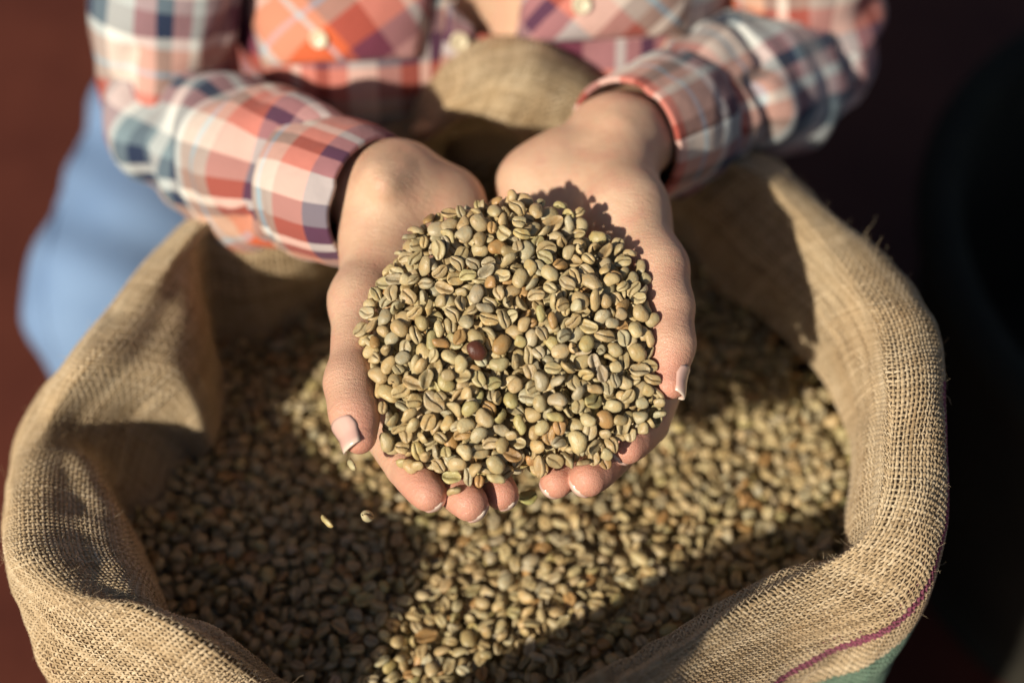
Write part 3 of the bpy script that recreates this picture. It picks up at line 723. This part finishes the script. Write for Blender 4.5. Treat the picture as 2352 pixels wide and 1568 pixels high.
# ------------------------------------------------------------------ coffee beans
def bean_mesh(kind, seed, hi):
    r = np.random.default_rng(seed)
    a, b, zb, zt = 0.0046 * r.uniform(.93, 1.1), 0.0035 * r.uniform(.92, 1.08), 0.0024 * r.uniform(.85, 1.2), 0.0008
    bend, curl, depth, sig, off, cut = 0.0, 0.0, 0.0011, 0.00030, r.uniform(-.0004, .0004), 1.0
    if kind == 'round': zt, b, zb, a, depth = 0.0026, 0.0030, 0.0027, 0.0041, 0.0008
    if kind == 'bent': bend, b, zt = 0.0016, 0.0029, 0.0012
    if kind == 'shell': curl, depth, sig, zt = 1.0, 0.0021, 0.0014, 0.0009
    if kind == 'broken': cut = r.uniform(.25, .55)
    if kind == 'thin': b, zb = 0.0025, 0.0020
    if hi:
        dang = [0, 3, 7, 14, 32, 58, 80]; bot = [100, 122, 150, 180]; ts = np.array([-1, -.95, -.82, -.6, -.3, 0, .3, .6, .82, .95, 1.0])
    else:
        dang = [0, 9, 24, 62]; bot = [100, 140, 180]; ts = np.array([-1, -.9, -.55, 0, .55, .9, 1.0])
    off_a = dang + bot; ang = sorted(set([90 + d for d in off_a] + [90 - d for d in off_a if d not in (0, 180)]))
    ang = np.radians(np.array(ang, float)); m = len(ang)
    V = []; gv = []
    for t in ts:
        w = math.sqrt(max(0.0, 1 - abs(t) ** 2.3)); x = a * t
        if t > cut: x = a * (cut + (t - cut) * 0.25)
        for q in ang:
            y = b * w * np.sign(math.cos(q)) * abs(math.cos(q)) ** 0.85; sz = math.sin(q)
            z = (zt * abs(sz) ** .7 * (w ** .6) if sz > 0 else -zb * abs(sz) * w ** .9)
            g = 0.0
            if sz > 0:
                yc = off + 0.0005 * math.sin(t * 2.2 + seed); g = math.exp(-((y - yc) / sig) ** 2) * min(1, (1 - abs(t)) * 4 + .25)
                z -= depth * g * (w ** .5)
                if kind == 'round': z -= 0.0006 * math.exp(-((y - yc) / .0011) ** 2)
            V.append((x, y, z)); gv.append(g if kind != 'shell' else g * 0.45)
    V = np.array(V); gv = np.array(gv)
    ph = r.uniform(0, 6, 6); A = 0.00030
    V[:, 2] += A * (np.sin(V[:, 0] * 900 + ph[0]) * np.cos(V[:, 1] * 800 + ph[1])) + bend * ((V[:, 0] / a) ** 2) * (-1)
    V[:, 1] += A * np.sin(V[:, 0] * 800 + ph[2]) + (0.0005 * ((V[:, 0] / a) ** 2) * r.uniform(-1, 1))
    V[:, 2] += 0.0008 * r.uniform(-1, 1) * (V[:, 0] / a) * (V[:, 1] / b)
    V -= V.mean(0)
    n = len(ts); F = []
    for i in range(n - 1):
        for j in range(m):
            j2 = (j + 1) % m; F.append((i * m + j, i * m + j2, (i + 1) * m + j2, (i + 1) * m + j))
    return V, np.array(F), gv
KINDS = ['flat', 'flat', 'flat', 'flat', 'round', 'bent', 'shell', 'broken', 'thin', 'flat', 'shell', 'flat', 'bent', 'broken', 'flat', 'flat']
HI = [bean_mesh(k, 100 + i, True) for i, k in enumerate(KINDS)]
LO = [bean_mesh(k, 100 + i, False) for i, k in enumerate(KINDS)]
PALETTE = [((.52, .418, .228), 'pale', 44), ((.53, .398, .20), 'tan', 25), ((.475, .405, .255), 'greyish', 17), ((.53, .44, .20), 'yellowish', 5),
           ((.46, .28, .115), 'brownish', 6), ((.42, .355, .165), 'olive', 3)]
PW = np.array([p[2] for p in PALETTE], float); PW /= PW.sum()
def make_lib(r, n, frame, res, meshes, spread=0.5):
    """oriented beans with their footprints on a raster of the frame (columns e1, e2, e3 = up)"""
    lib = []
    for q in range(n):
        k = int(r.integers(0, len(meshes))); V0, F0, g0 = meshes[k]
        up = r.random(); tilt = abs(r.normal(0, spread))
        if r.random() < 0.16: tilt = r.uniform(1.0, 1.6)
        side = 'crease up' if up < 0.70 else 'rounded back up'
        yaw = r.uniform(0, 2 * np.pi); ta = r.uniform(0, 2 * np.pi)
        base = Matrix.Rotation(0 if up < 0.70 else math.pi, 3, 'X')
        Mx = Matrix.Rotation(tilt, 3, Vector((math.cos(ta), math.sin(ta), 0))) @ Matrix.Rotation(yaw, 3, 'Z') @ base
        if tilt > 0.85: side = 'tipped on edge'
        sc = float(np.clip(r.normal(0.97, 0.10), 0.72, 1.22)); Rm = np.array(Mx)
        dens = LIBPTS[k] * sc @ Rm.T
        ij = np.floor(dens[:, :2] / res).astype(int); lo = ij.min(0); ij -= lo; sh = ij.max(0) + 1
        top = np.full(sh, -1.0); bot = np.full(sh, 1.0)
        np.maximum.at(top, (ij[:, 0], ij[:, 1]), dens[:, 2]); np.minimum.at(bot, (ij[:, 0], ij[:, 1]), dens[:, 2])
        lib.append(dict(k=k, R=Rm, sc=sc, lo=lo, sh=sh, top=top, bot=bot, ok=top > -1, side=side, yaw=yaw % np.pi))
    return lib
def dense_pts(mesh):
    V, F, g = mesh; w = np.array([(i, j) for i in (0, .25, .5, .75, 1) for j in (0, .25, .5, .75, 1)])
    q = V[F]; out = [(q[:, 0] * (1 - u) * (1 - v) + q[:, 1] * u * (1 - v) + q[:, 2] * u * v + q[:, 3] * (1 - u) * v) for u, v in w]
    return np.concatenate(out)
def fill(Hm, target, mask, lib, res, r, nmax, tries=9, stop=0.0022, sink=0.0004):
    """drop beans where the heap is still lowest under its target surface until it is full"""
    placed = []; Hm = Hm.copy(); nx, ny = Hm.shape; miss = 0
    cells = np.argwhere(mask)
    while len(placed) < nmax and miss < 400:
        c = cells[r.integers(0, len(cells), 24)]; dfc = target[c[:, 0], c[:, 1]] - Hm[c[:, 0], c[:, 1]]
        w = int(np.argmax(dfc))
        if dfc[w] < stop: miss += 1; continue
        best = None
        for _ in range(tries):
            L = lib[int(r.integers(0, len(lib)))]; i0 = c[w] + L['lo'] + r.integers(-3, 4, 2); i1 = i0 + L['sh']
            if i0[0] < 0 or i0[1] < 0 or i1[0] > nx or i1[1] > ny: continue
            sl = (slice(i0[0], i1[0]), slice(i0[1], i1[1]))
            z = np.max(np.where(L['ok'], Hm[sl] - L['bot'], -9)) - sink
            over = z + 0.0 - target[tuple(np.clip(i0 - L['lo'], 0, [nx - 1, ny - 1]))]
            score = z + 0.0015 * r.random()
            if best is None or score < best[0]: best = (score, L, i0, sl, z, over)
        if best is None: miss += 1; continue
        _, L, i0, sl, z, over = best
        if over > 0.0022: miss += 1; continue
        miss = 0
        Hm[sl] = np.where(L['ok'], np.maximum(Hm[sl], L['top'] + z), Hm[sl])
        placed.append((L, (i0 - L['lo']) * res, z))
    return placed, Hm
def inside(poly, X, Y):
    ins = np.zeros(X.shape, bool); n = len(poly)
    for i in range(n):
        x0, y0 = poly[i]; x1, y1 = poly[(i + 1) % n]
        if y0 == y1: continue
        c = ((y0 > Y) != (y1 > Y)) & (X < (x1 - x0) * (Y - y0) / (y1 - y0) + x0); ins ^= c
    return ins
def edge_dist(poly, X, Y):
    d = np.full(X.shape, 9.0); n = len(poly)
    for i in range(n):
        a = np.array(poly[i]); b = np.array(poly[(i + 1) % n]); ba = b - a
        h = np.clip(((X - a[0]) * ba[0] + (Y - a[1]) * ba[1]) / (ba @ ba), 0, 1)
        d = np.minimum(d, np.hypot(X - a[0] - ba[0] * h, Y - a[1] - ba[1] * h))
    return d
# heap in the hands
LIBPTS = [dense_pts(m) for m in HI]
OUT = [(1130, 478), (1190, 458), (1240, 468), (1330, 500), (1338, 530), (1390, 548), (1450, 600), (1495, 640), (1530, 720), (1540, 760), (1540, 800), (1522, 850), (1528, 920), (1500, 965), (1470, 1005), (1420, 1030), (1390, 1050), (1340, 1062), (1290, 1080), (1245, 1080), (1215, 1050), (1180, 1070), (1155, 1100), (1100, 1118), (1045, 1128), (1005, 1085), (955, 1080), (900, 1045), (862, 1020), (835, 960), (815, 870), (822, 790), (850, 720), (880, 650), (925, 600), (950, 545), (990, 512), (1060, 492)]
HT = R(25); E3 = np.array([0, -math.sin(HT), math.cos(HT)]); E2 = np.array([0, math.cos(HT), math.sin(HT)]); E1 = np.array([1.0, 0, 0])
HO = P(1180, 800, .556)
def heap_xy(px, py, h):
    d = ray(px, py); t = ((HO + E3 * h - CAMP) @ E3) / (d @ E3); q = CAMP + d * t - HO
    return q @ E1, q @ E2
OUT = [(1180 + (x - 1180) * 1.025, 800 + (y - 800) * (1.03 if y < 800 else 1.005)) for x, y in OUT]
poly = [heap_xy(x, y, -0.005) for x, y in OUT]
res = 0.0005; pa = np.array(poly); lo = pa.min(0) - 0.012; hi_ = pa.max(0) + 0.012
nx, ny = np.ceil((hi_ - lo) / res).astype(int)
Xh, Yh = np.meshgrid(lo[0] + res * (np.arange(nx) + .5), lo[1] + res * (np.arange(ny) + .5), indexing='ij')
bodyV = np.concatenate(BODYV[:2]); bodyF = np.concatenate(BODYF[:2])
bvh = BVHTree.FromPolygons(bodyV.tolist(), bodyF.tolist())
Hs = np.full((nx, ny), -0.5); st = 2
for i in range(0, nx, st):
    for j in range(0, ny, st):
        o = HO + E1 * Xh[i, j] + E2 * Yh[i, j] + E3 * 0.10
        loc, nr, k, dd = bvh.ray_cast(Vector(o), Vector(-E3), 0.25)
        if loc is not None: Hs[i:i + st, j:j + st] = 0.10 - dd
msk = inside(poly, Xh, Yh); ed = edge_dist(poly, Xh, Yh)
tgt = np.where(msk, -0.0015 + 0.0165 * (1 - np.exp(-ed / 0.028)) + 0.0025 * vnoise(Xh / 0.02 + 9, Yh / 0.02 + 9, 77) - 0.0025 * np.clip((Xh + Yh - .05) / .04, 0, 1), -1)
flr = np.where(msk, np.maximum(Hs, tgt - 0.021), np.maximum(Hs, -0.30))
lib = make_lib(np.random.default_rng(3), 420, None, res, HI)
heap, Hend = fill(flr, tgt, msk, lib, res, np.random.default_rng(4), 2600, stop=0.0017)
print('heap beans', len(heap), round(time.time() - T00, 1))
FR = np.stack([E1, E2, E3], 1)
def world_of(L, xy, z):
    return FR @ np.array([lo[0] + xy[0], lo[1] + xy[1], z]) + HO, FR @ L['R']
items = []
for L, xy, z in heap:
    p, Rm = world_of(L, xy, z); items.append((L['k'], p, Rm, L['sc'], L['side']))
# which beans show largest: rough depth buffer of bean samples
dep = np.full((1176, 784), 9.0); own = np.full((1176, 784), -1)
for n, (k, p, Rm, sc, side) in enumerate(items):
    q = (HI[k][0] * sc) @ Rm.T + p; px, py, dd = project(q)
    cx, cy = px.mean() / 2, py.mean() / 2; rx = max(2, int((px.max() - px.min()) / 4)); ry = max(2, int((py.max() - py.min()) / 4))
    x0, x1, y0, y1 = int(cx) - rx, int(cx) + rx + 1, int(cy) - ry, int(cy) + ry + 1
    gx, gy = np.meshgrid(np.arange(x0, x1), np.arange(y0, y1), indexing='ij')
    el = ((gx - cx) / rx) ** 2 + ((gy - cy) / ry) ** 2 < 0.9
    sl = (slice(x0, x1), slice(y0, y1)); dd = dd.mean() - 0.002 * np.sqrt(np.clip(1 - ((gx - cx) / rx) ** 2 - ((gy - cy) / ry) ** 2, 0, 1))
    w = el & (dd < dep[sl]); dep[sl] = np.where(w, dd, dep[sl]); own[sl] = np.where(w, n, own[sl])
vis = np.bincount(own[own >= 0].ravel(), minlength=len(items))
order = np.argsort(-vis)
print('visible', (vis > 0).sum(), (vis > 25).sum())
meshes = []
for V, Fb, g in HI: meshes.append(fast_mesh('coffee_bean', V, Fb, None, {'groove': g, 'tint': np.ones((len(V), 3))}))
for me in meshes:
    me.materials.append(M_BEAN); me.polygons.foreach_set('use_smooth', np.ones(len(me.polygons), dtype=bool))
rb = np.random.default_rng(8)
def pick_colour(r):
    q = int(r.choice(len(PALETTE), p=PW)); c = np.array(PALETTE[q][0]) * r.uniform(.80, 1.10) * (1 + r.normal(0, .016, 3))
    return np.clip(c, .01, .8), PALETTE[q][1]
def place_bean(k, p, Rm, sc, col, label, group=None):
    o = bpy.data.objects.new('coffee_bean', meshes[k]); COL.objects.link(o)
    m = Matrix.Identity(4)
    for a in range(3):
        for b in range(3): m[a][b] = float(Rm[a, b] * sc)
        m[a][3] = float(p[a])
    o.matrix_world = m; o.color = tuple(col) + (1,)
    tag(o, label, 'coffee bean', group)
    return o
COLS, ROWS = ['left edge', 'left centre', 'right centre', 'right edge'], ['top', 'upper', 'lower', 'bottom']
NIND = 292; chosen = set(order[:NIND].tolist()); rest = [n for n in range(len(items)) if n not in chosen]
target_red = None; bd = 1e9
for n in chosen:
    px, py, _ = project(items[n][1]); d = math.hypot(px - 1070, py - 800)
    if d < bd: bd, target_red = d, n
todo = []
for n in order[:NIND]:
    k, p, Rm, sc, side = items[n]; col, cname = pick_colour(rb)
    px, py, _ = project(p)
    ax = Rm[:, 0]; sx, sy = ax @ E1, ax @ UPV; an = math.degrees(math.atan2(sy, sx)) % 180
    slant = 'lying crosswise' if an < 25 or an > 155 else 'lying lengthwise' if 65 < an < 115 else 'slanting right' if an < 90 else 'slanting left'
    size = 'large ' if sc > 1.05 else 'small ' if sc < .89 else ''
    cc = COLS[int(np.clip((px - 810) / 184, 0, 3))]; rw = ROWS[int(np.clip((py - 460) / 165, 0, 3))]
    if n == target_red:
        place_bean(k, p, Rm, sc * 1.08, (.10, .033, .02), 'reddish brown bean, darkest of the heap, left of its middle'); continue
    todo.append([f'{size}{cname} bean, {side}, {slant}, at the {rw} {cc} of the heap', py, px, k, p, Rm, sc, col])
same = {}
for t in todo: same.setdefault(t[0], []).append(t)
for lab, ts in same.items():
    ts.sort(key=lambda t: t[1])
    for q, t in enumerate(ts):
        if len(ts) > 1:
            t[0] = lab.replace('at the ', '').replace(' of the heap', ' of heap') + ', ' + ('uppermost' if q == 0 else 'lowest' if q == len(ts) - 1 else 'between its likes' if len(ts) == 3 else ('second' if q == 1 else 'third') + ' from top')
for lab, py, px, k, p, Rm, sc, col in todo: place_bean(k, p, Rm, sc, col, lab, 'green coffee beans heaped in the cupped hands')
def bulk(name, lst, meshes_np, r, label, cat, parent=None):
    V, Fs, gs, ts = [], [], [], []; base = 0
    for k, p, Rm, sc, side in lst:
        v, f_, g = meshes_np[k]; V.append((v * sc) @ Rm.T + p); Fs.append(f_ + base); base += len(v); gs.append(g)
        c, _n = pick_colour(r); ts.append(np.tile(c, (len(v), 1)))
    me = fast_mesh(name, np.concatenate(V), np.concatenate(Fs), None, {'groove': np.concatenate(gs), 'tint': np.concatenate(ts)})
    o = link(name, me, M_BEAN); o.color = (1, 1, 1, 1); tag(o, label, cat, kind='stuff'); return o
bulk('coffee_bean_heap', [items[n] for n in rest], HI, np.random.default_rng(9), 'smaller-showing green coffee beans filling the heap between the cupped hands', 'beans')
# a few in the air below the hands
def loose(px, py, z, k, rot, sc, col, label):
    Rm = np.array(Matrix.Rotation(rot[2], 3, 'Z') @ Matrix.Rotation(rot[1], 3, 'Y') @ Matrix.Rotation(rot[0], 3, 'X'))
    place_bean(k, P(px, py, z), Rm, sc, col, label, 'beans falling from the hands')
def rest(px, py, k, rot, sc, col, label, lift=.0033):
    loc, nr, i, dd = bvh.ray_cast(Vector(CAMP), Vector(ray(px, py)).normalized())
    if loc is None: return
    q = Vector((0, 0, 1)).rotation_difference(nr).to_matrix() @ Matrix.Rotation(rot[1], 3, 'Z') @ Matrix.Rotation(rot[0], 3, 'X')
    place_bean(k, np.array(loc + nr * lift), np.array(q), sc, col, label, 'single beans resting on the fingers and thumbs')
rest(904, 1045, 4, (math.pi, .9), 1.0, (.47, .33, .14), 'round tan bean resting alone on the left index finger')
rest(960, 1082, 0, (math.pi, .1), 1.0, (.52, .44, .24), 'pale bean on the left index finger nearer its tip')
rest(1452, 1002, 3, (math.pi, -.5), 1.18, (.52, .47, .33), 'large pale grey bean on the tip of the right index finger')
rest(1352, 1062, 8, (.2, -.1), 1.15, (.50, .44, .25), 'flat pale bean lying across the right middle finger')
rest(828, 948, 0, (0.0, 1.35), 1.08, (.50, .44, .25), 'pale crease up bean standing on the left thumb above its nail')
loose(809, 1066, .535, 8, (1.4, .6, 1.95), 1.05, (.50, .44, .25), 'slim pale bean falling just below the left thumb tip')
loose(845, 1184, .505, 4, (.4, .9, .6), .9, (.52, .45, .27), 'stubby pale bean falling below the left index finger')
loose(752, 1196, .500, 8, (1.2, .3, 2.2), 1.0, (.50, .42, .20), 'curved yellowish bean falling lowest at left of the hands')
loose(1213, 1140, .490, 0, (.3, .2, .4), 1.0, (.44, .42, .16), 'yellow green bean falling between the two hands')
# beans in the sack
LIBPTS = [dense_pts(m) for m in LO]
ring = prof[int(1 * 200 / (rows.shape[1] - 1))][::8]            # where the wall meets the beans
rc = ring[:, :2].mean(0); ring2 = [tuple(rc + (q[:2] - rc) * 1.07) for q in ring]
pa = np.array(ring2); lo2 = pa.min(0) - .012; hi2 = pa.max(0) + .012; res2 = 0.001
nx, ny = np.ceil((hi2 - lo2) / res2).astype(int)
Xs, Ys = np.meshgrid(lo2[0] + res2 * (np.arange(nx) + .5), lo2[1] + res2 * (np.arange(ny) + .5), indexing='ij')
ms = inside(ring2, Xs, Ys); es = edge_dist(ring2, Xs, Ys)
tg = np.where(ms, ZB + 0.004 + 0.007 * vnoise(Xs / .07 + 5, Ys / .07 + 5, 55) + 0.003 * vnoise(Xs / .025 + 5, Ys / .025 + 5, 56) + 0.012 * np.exp(-((Xs - .005) ** 2 + (Ys + .05) ** 2) / .005), -1)
lib2 = make_lib(np.random.default_rng(13), 420, None, res2, LO, 0.6)
sk, _ = fill(np.where(ms, tg - 0.013, 0), tg, ms & (es > 0.002), lib2, res2, np.random.default_rng(14), 7000, tries=7, stop=0.0025)
lst = [(L['k'], np.array([lo2[0] + xy[0], lo2[1] + xy[1], z]), L['R'], L['sc'], L['side']) for L, xy, z in sk]
bulk('sack_beans', lst, LO, np.random.default_rng(15), 'green coffee beans filling the open sack below the hands', 'beans')
V = np.array([(x, y, ZB - .016) for x, y in ring2]); V = np.concatenate([V, [[pa[:, 0].mean(), pa[:, 1].mean(), ZB - .016]]])
n = len(ring2)
tris = [(i, (i + 1) % n, n) for i in range(n)]
me = fast_mesh('bean_bed', V, np.array(tris), None, {'groove': np.zeros(n + 1), 'tint': np.tile([.40, .33, .17], (n + 1, 1))})
o = link('bean_bed', me, M_BEAN, smooth=False); tag(o, 'deeper layer of green coffee beans under the surface in the sack', 'beans', kind='stuff')
print('sack beans', len(lst), 'total', round(time.time() - T00, 1))
